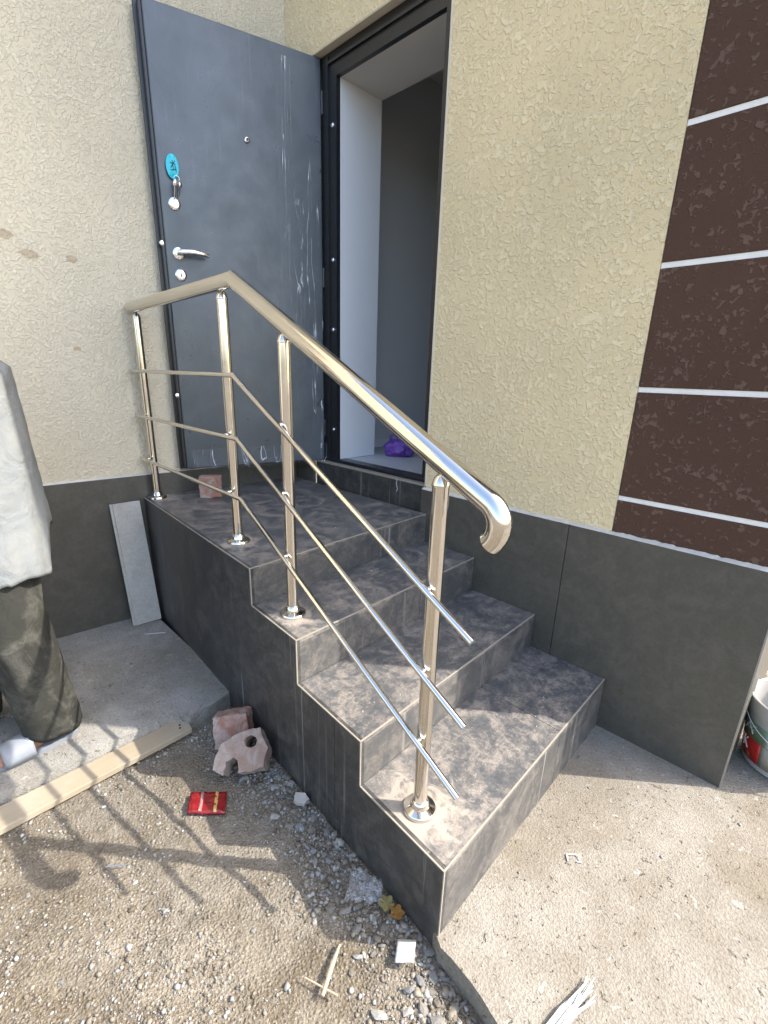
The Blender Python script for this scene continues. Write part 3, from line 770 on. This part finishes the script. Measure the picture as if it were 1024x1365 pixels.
# brush-off spots of mortar round the posts are in the tread material; a few loose crumbs on the treads
# ------------------------------------------------------------------ gravel (uncountable) and stones
ico = bmesh.new(); bmesh.ops.create_icosphere(ico, subdivisions=1, radius=1.0)
ICO_V = np.array([v.co[:] for v in ico.verts]); ICO_F = np.array([[v.index for v in f.verts] for f in ico.faces]); ico.free()
def scatter(name, pts, sizes, mat, flat=(.45, .8)):
    n = len(pts); nv = len(ICO_V)
    V = ICO_V[None]*(1+rng.uniform(-.32, .32, (n, nv, 1)))
    sc = np.stack([rng.uniform(.7, 1.3, n), rng.uniform(.6, 1.0, n), rng.uniform(*flat, n)], 1)
    V = V*sc[:, None, :]*sizes[:, None, None]
    a = rng.uniform(0, 2*np.pi, n); t = rng.uniform(-.5, .5, n)
    ct, st = np.cos(t), np.sin(t)
    y = V[..., 1]*ct[:, None]-V[..., 2]*st[:, None]; z = V[..., 1]*st[:, None]+V[..., 2]*ct[:, None]; x = V[..., 0]
    ca, sa = np.cos(a)[:, None], np.sin(a)[:, None]
    W = np.stack([x*ca-y*sa, x*sa+y*ca, z], -1)+pts[:, None, :]
    F = (ICO_F[None]+(np.arange(n)*nv)[:, None, None]).reshape(-1, 3)
    me = bpy.data.meshes.new(name); me.vertices.add(n*nv); me.vertices.foreach_set('co', W.reshape(-1))
    me.loops.add(len(F)*3); me.loops.foreach_set('vertex_index', F.reshape(-1))
    me.polygons.add(len(F)); me.polygons.foreach_set('loop_start', np.arange(len(F))*3); me.polygons.foreach_set('loop_total', np.full(len(F), 3))
    me.update(); me.validate()
    return link(name, me, mat)
def ground_z(x, y): return -.062+.012*frac((x, y, 0), 4, 3)+.005*frac((x, y, 3), 26, 3)
def slabR_edge(x):
    if x < 2.37: return -1.118-.164*(x-2.175)
    return -1.150-.283*(x-2.37) if x < 2.9 else -1.30-.167*(x-2.9)
def free(x, y):
    if x < slab_edge(y)+.012 and y < -.98: return False
    if x < X[1]+.01 and y > WY(x)-.006: return False
    if x > 2.12 and y > slabR_edge(x)-.012: return False
    return x > .88
P = []; S = []
while len(P) < 26000:
    x = random.uniform(.88, 3.2); y = -1.03-abs(random.gauss(0, .55)) if random.random() < .65 else random.uniform(-2.7, -1.03)
    if y < -2.7 or not free(x, y): continue
    patch = frac((x, y, 9), 3.2, 3)
    near = max(0, 1-(WY(x)-y)/.28)
    if random.random() > .42+.75*patch+.5*near: continue
    r = random.lognormvariate(math.log(.0026), .5); r = min(r, .011)*(1+.45*near)
    P.append((x, y, ground_z(x, y)+r*.25)); S.append(r)
o = scatter('gravel', np.array(P), np.array(S), 'gravel'); tag(o, 'loose fine gravel strewn over the bare soil', 'gravel', None, 'stuff')
P = []; S = []
while len(P) < 2600:                                   # grit on the concrete
    if random.random() < .62:
        x = random.uniform(2.13, 3.4); y = random.uniform(-1.35, .3)
        if y < slabR_edge(x)+.015 or (x < XE+.01 and y > -.004) or (x < X[1]+.004+(SK if y > -.5 else 0)): continue
        z = .0
    else:
        x = random.uniform(-.05, .85); y = random.uniform(-2.1, -1.03)
        if x < LX(y)+.004 or y > WY(x)-.004: continue
        z = .008
    r = min(.006, random.lognormvariate(math.log(.0015), .5)); P.append((x, y, z+r*.2)); S.append(r)
o = scatter('grit', np.array(P), np.array(S), 'gravel'); tag(o, 'fine grit and crumbs on the concrete', 'grit', None, 'stuff')
# crumbs of mortar on the treads
P = []; S = []
for i in (1, 2, 3, 4):
    for k in range(60):
        xa = X[i+1]+.01 if i < 4 else .0; x = random.uniform(xa, X[i]-.05); y = random.uniform(WY(x)+.03, -.012)
        r = min(.004, random.lognormvariate(math.log(.0012), .5)); P.append((x, y, Z[i]+r*.3)); S.append(r)
o = scatter('mortar_crumbs', np.array(P), np.array(S), 'dry_mortar'); tag(o, 'pale mortar crumbs strewn over the dusty treads', 'crumbs', None, 'stuff')
# countable stones
stone_meshes = []
for k in range(7):
    bm = bmesh.new(); bmesh.ops.create_icosphere(bm, subdivisions=1, radius=1.0)
    sx, sy, sz = random.uniform(.9, 1.35), random.uniform(.65, 1.), random.uniform(.4, .65)
    for v in bm.verts:
        q = v.co.copy(); d = random.uniform(.68, 1.22); v.co = Vector((q.x*sx, q.y*sy, q.z*sz))*d
    bmesh.ops.recalc_face_normals(bm, faces=bm.faces[:])
    me = bpy.data.meshes.new('stone'); bm.to_mesh(me); bm.free(); me.materials.append(MAT['stone']); stone_meshes.append(me)
def stone(x, y, r, label, group, z=None):
    o = bpy.data.objects.new('stone', random.choice(stone_meshes)); COL.objects.link(o)
    o.location = (x, y, (ground_z(x, y) if z is None else z)+r*.30); o.scale = (r, r, r); o.rotation_euler = (random.uniform(-.25, .25), random.uniform(-.25, .25), random.uniform(0, 6.28))
    tag(o, label, 'stone', group)
placed = []
def try_stone(x, y, r, label, group):
    if not free(x, y) or any((x-a)**2+(y-b_)**2 < (r+c)**2 for a, b_, c in placed): return False
    placed.append((x, y, r)); stone(x, y, r, label, group); return True
for c in ((1.245, -1.142, .10), (1.098, -1.105, .085), (1.33, -1.345, .07), (2.11, -1.18, .045), (1.92, -1.15, .05), (2.0, -1.13, .035)): placed.append(c)
k = 0
while k < 60:
    x = random.uniform(1.3, 2.16); y = WY(x)-.012-abs(random.gauss(0, .06))
    if try_stone(x, y, random.uniform(.008, .017), 'grey stone chip in the heap of chips along the foot of the staircase side', 'stone chips along the stair side'): k += 1
k = 0
while k < 40:
    x = random.uniform(2.14, 2.45); y = slabR_edge(x)-.012-abs(random.gauss(0, .06))
    if try_stone(x, y, random.uniform(.009, .020), 'stone lying along the broken edge of the light concrete pavement', 'stones along the pavement edge'): k += 1
k = 0
while k < 40:
    x = random.uniform(.98, 2.5); y = random.uniform(-2.1, -1.25)
    if y < WY(x)-.2 and try_stone(x, y, random.uniform(.006, .011), 'small stone lying out on the open gravel yard', 'stones on the open gravel'): k += 1
o = holed_brick('concrete_chunk', [(-.022, -.016), (.018, -.02), (.026, .004), (.006, .022), (-.024, .014)], [], .022, 'dry_mortar', (1.540, -1.098, -.058), (.2, .1, .6), 'pale angular mortar chunk in the gravel by the stair side'); o['category'] = 'chunk'

# ------------------------------------------------------------------ bucket round the house corner
bk_ = thing('paint_bucket', (2.702, .305, 0), 'used white plastic paint bucket with red and green label behind the house corner', 'bucket')
BC = Vector((2.702, .305, .001)); BH = .275; r0, r1 = .128, .150
bm = bmesh.new()
bm_lathe(bm, [(r0-.004, 0), (r0, .004), (r1, BH-.05), (r1+.006, BH-.048), (r1+.007, BH-.02), (r1+.008, BH), (r1+.004, BH+.003), (r1-.001, BH), (r1-.004, BH-.06), (r0-.004, .02), (.002, .018)], 48, BC)
o = from_bm('bucket_body', bm, 'bucket_white', bk_, True); sharp(o, 35)
def wrap(name, a0, a1, z0, z1, mat, off=.001, parent=bk_):
    V = []; F = []; n = 16
    for i in range(n+1):
        a = a0+(a1-a0)*i/n
        for z in (z0, z1):
            for e in (0.0, .0008):
                r = r0+(r1-r0)*z/(BH-.05)+off+e; V.append((BC.x+r*math.cos(a), BC.y+r*math.sin(a), BC.z+z))
    for i in range(n):
        k = i*4; F += [(k+1, k+5, k+7, k+3), (k, k+2, k+6, k+4), (k+2, k+3, k+7, k+6), (k, k+4, k+5, k+1)]
    F += [(0, 1, 3, 2), (n*4, n*4+2, n*4+3, n*4+1)]
    return link(name, arr_mesh(name, V, F), mat, parent, True)
A = math.radians
wrap('label_red_field', A(172), A(238), .025, .115, 'label_red'); wrap('label_green_field', A(172), A(244), .1155, .185, 'label_green'); wrap('label_cream_field', A(238.5), A(345), .025, .1148, 'label_cream')
def wrap_stroke(pts, mat, rr=.003):
    P = [(BC.x+(r0+(r1-r0)*z/(BH-.05)+.0028)*math.cos(A(a)), BC.y+(r0+(r1-r0)*z/(BH-.05)+.0028)*math.sin(A(a)), BC.z+z) for a, z in pts]
    tube('label_print', P, rr, mat, bk_, 6)
for pts in ([(205, .06), (206, .105)], [(205, .08), (214, .104)], [(207, .086), (216, .060)], [(196, .06), (197, .10)]): wrap_stroke(pts, 'print_white', .0026)
for zz in (.040, .050): wrap_stroke([(180, zz), (200, zz-.003), (222, zz-.004)], 'gold_print', .0015)
for pts in ([(200, .13), (212, .17), (222, .135)], [(214, .15), (226, .175)], [(206, .145), (222, .15)]): wrap_stroke(pts, 'print_white', .0016)
bm = bmesh.new(); bm_tube(bm, [(BC.x+(r1+.012)*math.cos(A(a)), BC.y+(r1+.012)*math.sin(A(a)), BC.z+BH-.055-.075*math.sin(A((a-200)*180/160))) for a in range(200, 361, 8)], .0022, 8); from_bm('bucket_bail', bm, 'chrome', bk_, True)
# ------------------------------------------------------------------ bag inside
bag = thing('shopping_bag', (.47, .50, .865), 'small purple carrier bag on the hall floor inside the doorway', 'bag')
bm = bmesh.new(); bmesh.ops.create_icosphere(bm, subdivisions=4, radius=1.0)
for v in bm.verts:
    q = v.co.copy(); d = 1+.30*frac(q+Vector((3, 1, 2)), 1.8, 4); z = max(-.55, q.z*d); v.co = Vector((.47+q.x*d*.105, .50+q.y*d*.08, .866+(z+.55)*.065))
from_bm('bag_body', bm, 'purple_plastic', bag, True)
bm = bmesh.new(); bm_tube(bm, [(.435+.028*math.cos(a)*.8, .485+.028*math.cos(a)*.5, .955+.05*math.sin(a)) for a in np.linspace(-.3, math.pi+.3, 16)], .006, 8); from_bm('bag_handle', bm, 'purple_plastic', bag, True)

# ------------------------------------------------------------------ person walking past, mostly out of frame
man = thing('person', (.55, -1.72, .008), 'person in loose grey shirt, dusty black trousers and slide sandals on the concrete path', 'person')
G = .008
def skin_body():
    V = []; E = []; Rr = []
    def add(p, r, parent=None):
        V.append(Vector(p)); Rr.append(r)
        if parent is not None: E.append((parent, len(V)-1))
        return len(V)-1
    pel = add((.50, -1.73, .97), .13); ab = add((.50, -1.725, 1.12), .125, pel); ch = add((.50, -1.72, 1.30), .14, ab); nb = add((.50, -1.735, 1.44), .065, ch); nk = add((.50, -1.755, 1.51), .055, nb)
    hd = add((.50, -1.775, 1.57), .090, nk); ht = add((.50, -1.775, 1.65), .102, hd); add((.50, -1.770, 1.71), .075, ht)
    for sgn, hipx, kn, an, toe in ((1, .600, (.680, -1.700, .50), (.710, -1.640, .10), (.728, -1.815, .035)), (-1, .405, (.40, -1.84, .50), (.390, -1.86, .10), (.385, -2.035, .035))):
        h = add((hipx, -1.735, .90), .085, pel); k = add(kn, .058, h); a = add(an, .040, k)
        hl = add((an[0], an[1]+.035, .040), .028, a); md = add(((an[0]+toe[0])/2, (an[1]+toe[1])/2, .048), .034, a); t = add(toe, .024, md)
        for q in range(5):
            ox = (q-2)*.017*sgn; L = .034-.004*q; add((toe[0]+ox, toe[1]-L, .026), .0105 if q else .013, t)
        sh = add((.50+sgn*.175, -1.725, 1.41), .058, ch); el = add((.50+sgn*.235, -1.745, 1.14), .042, sh); wr = add((.50+sgn*.20, -1.945, 1.02), .029, el)
        pm = add((.50+sgn*.19, -2.015, .99), .030, wr)
        for q, (ln, off) in enumerate(((.075, .026), (.085, .010), (.080, -.008), (.062, -.024))):
            kx = add((.50+sgn*.185-sgn*.004, -2.06-.01, .985+off), .009, pm); k2 = add((.50+sgn*.175, -2.06-ln*.55, .972+off), .0085, kx); add((.50+sgn*.160, -2.06-ln*.75, .950+off), .0078, k2)
        th = add((.50+sgn*.165, -2.005, 1.012), .011, pm); add((.50+sgn*.145, -2.05, 1.02), .0095, th)
    me = bpy.data.meshes.new('body'); me.from_pydata([tuple(v) for v in V], E, [])
    o = link('body', me, None, man)
    m = o.modifiers.new('skin', 'SKIN'); m.use_smooth_shade = True
    for d, r in zip(me.skin_vertices[0].data, Rr): d.radius = (r, r)
    me.skin_vertices[0].data[0].use_root = True
    o.modifiers.new('sub', 'SUBSURF').render_levels = 2; o.modifiers['sub'].levels = 2
    me.materials.append(MAT['skin']); return o
body = skin_body()
bm = bmesh.new(); bmesh.ops.create_uvsphere(bm, u_segments=24, v_segments=16, radius=1.0)
for v in bm.verts:
    q = v.co.copy(); keep = q.z > (.05 if q.y < -.1 else -.75)
    s_ = 1.0 if keep else .8
    v.co = Vector((.50+q.x*.092*s_, -1.765+q.y*.104*s_, 1.665+q.z*.098*s_+(.012 if q.y < -.5 else 0)))
from_bm('hair', bm, 'hair', man, True)
for sx_ in (-1, 1):
    bm = bmesh.new(); bmesh.ops.create_uvsphere(bm, u_segments=12, v_segments=8, radius=.010, matrix=Matrix.Translation((.50+sx_*.032, -1.846, 1.625))); from_bm('eye', bm, 'eye_dark', man, True)
    bm = bmesh.new(); bmesh.ops.create_uvsphere(bm, u_segments=12, v_segments=8, radius=1.0)
    for v in bm.verts: v.co = Vector((.50+sx_*.084+v.co.x*.012, -1.77+v.co.y*.018, 1.61+v.co.z*.03))
    from_bm('ear', bm, 'skin', man, True)
bm = bmesh.new(); bm_tube(bm, [(.50, -1.850, 1.632), (.50, -1.868, 1.605), (.50, -1.855, 1.593)], [.007, .012, .010], 10); from_bm('nose', bm, 'skin', man, True)
bm = bmesh.new(); bm_tube(bm, [(.598, -1.846, 1.566), (.50, -1.856, 1.566), (.642, -1.846, 1.566)], [.003, .006, .003], 8); from_bm('mouth', bm, 'skin', man, True)
def loft(name, rings, mat, nseg=72, hem=None, folds=.0, nf=7, seed=0, th=.003, top_open=True, nz=40):
    """rings: (z, cx, cy, ax, ay) from top to bottom, resampled; hem(theta) lowers the last z"""
    zs = [r[0] for r in rings]; V = []
    A_ = np.array(rings)
    T = np.linspace(0, 1, nz+1); tt = np.linspace(0, 1, len(rings))
    arr = np.stack([np.interp(T, tt, A_[:, c]) for c in range(5)], 1)
    for j, (z, cx, cy, ax, ay) in enumerate(arr):
        v = j/nz
        for i in range(nseg):
            a = 2*math.pi*i/nseg
            zz = z
            if hem: zz = zs[0]+(z-zs[0])*(zs[0]-hem(a))/(zs[0]-zs[-1])
            k = 1+folds*v*(math.sin(nf*a+seed+2.5*v)+.6*math.sin((nf*2-1)*a+1.7*seed+5*v))+folds*1.3*frac((math.cos(a)*1.2+seed, math.sin(a)*1.2, zz*4.5), 1.5, 3)
            V.append((cx+ax*k*math.cos(a), cy+ay*k*math.sin(a), zz))
    F = [(j*nseg+i, j*nseg+(i+1) % nseg, (j+1)*nseg+(i+1) % nseg, (j+1)*nseg+i) for j in range(nz) for i in range(nseg)]
    o = link(name, arr_mesh(name, V, F), mat, man, True)
    m = o.modifiers.new('thick', 'SOLIDIFY'); m.thickness = th; m.offset = -1; return o
def hem(a):
    d = math.degrees(a) % 360                # 0 = towards +x (the camera side), 90 = towards the house
    if d > 180: d2 = 360-d
    else: d2 = d
    if 62 < d < 150: return .835+.015*math.sin(d*.2)
    if 50 < d <= 62: return .690+(d-50)/12*.145
    if 150 <= d < 162: return .835-(d-150)/12*.14
    return .690+.010*math.sin(d*.09)
loft('shirt', [(1.475, .50, -1.725, .062, .062), (1.455, .50, -1.72, .10, .08), (1.43, .50, -1.71, .175, .105), (1.36, .505, -1.695, .205, .155), (1.20, .51, -1.695, .205, .162), (1.00, .52, -1.69, .215, .166), (.85, .53, -1.69, .222, .170), (.75, .54, -1.69, .228, .172), (.69, .54, -1.69, .232, .172)], 'shirt_cloth', 96, hem, .022, 8, 1.2)
for sg in (1, -1):
    bm = bmesh.new(); bm_tube(bm, [(.50+sg*.14, -1.725, 1.425), (.50+sg*.185, -1.727, 1.39), (.50+sg*.222, -1.738, 1.25), (.50+sg*.242, -1.748, 1.14), (.50+sg*.235, -1.80, 1.10), (.50+sg*.207, -1.93, 1.03)], [.070, .072, .066, .062, .058, .046], 20, False)
    for v in bm.verts: v.co += .010*Vector((frac(v.co, 9, 2), frac(v.co+Vector((4, 0, 0)), 9, 2), 0))
    o = from_bm('sleeve', bm, 'shirt_cloth', man, True); m = o.modifiers.new('thick', 'SOLIDIFY'); m.thickness = .003
def hem_l(a): return .072-.018*math.sin(a)-.012*math.cos(a)+.006*math.sin(5*a)
loft('trouser_leg', [(1.0, .545, -1.715, .135, .125), (.90, .585, -1.720, .122, .120), (.70, .630, -1.712, .116, .114), (.45, .675, -1.700, .104, .106), (.20, .702, -1.672, .084, .096), (.05, .706, -1.662, .066, .094)], 'trouser_cloth', 64, hem_l, .055, 3, .5)
loft('trouser_leg', [(1.0, .455, -1.715, .135, .125), (.90, .42, -1.730, .120, .118), (.70, .405, -1.78, .112, .112), (.45, .40, -1.83, .106, .104), (.20, .392, -1.865, .090, .096), (.05, .390, -1.875, .080, .092)], 'trouser_cloth', 64, hem_l, .055, 3, 2.1)
def sandal(ax_, ay_, tx, ty):
    s0 = Vector((ax_, ay_+.065, 0)); t0 = Vector((tx, ty-.045, 0)); d = (t0-s0); L = d.length; d.normalize(); sd_ = Vector((d.y, -d.x, 0))
    out = []
    for i in range(28):
        a = 2*math.pi*i/28; u = .5-.5*math.cos(a); wd = (.036+.014*u)*math.sin(a)
        wd = math.copysign(abs(math.sin(a))**.6*(.037+.013*u), math.sin(a))
        p = s0+d*(u*L)+sd_*wd; out.append((p.x, p.y))
    sn = hexa('sandal', out, G, G+.022, 'sandal_rubber', man, .003)
    V = []; n = 12; m_ = 8; F = []
    for j in range(m_+1):
        u = .55+.33*j/m_
        for i in range(n+1):
            a = math.pi*i/n; wd = .046+.005*math.sin(u*3); p = s0+d*(u*L)+sd_*(wd*1.05*math.cos(a)); V.append((p.x, p.y, G+.016+(.066-.045*(u-.55))*math.sin(a)**.8))
    F = [(j*(n+1)+i, j*(n+1)+i+1, (j+1)*(n+1)+i+1, (j+1)*(n+1)+i) for j in range(m_) for i in range(n)]
    st = link('strap', arr_mesh('strap', V, F), 'sandal_rubber', sn, True); q = st.modifiers.new('t', 'SOLIDIFY'); q.thickness = .006
sandal(.705, -1.640, .728, -1.815); sandal(.390, -1.86, .385, -2.035)
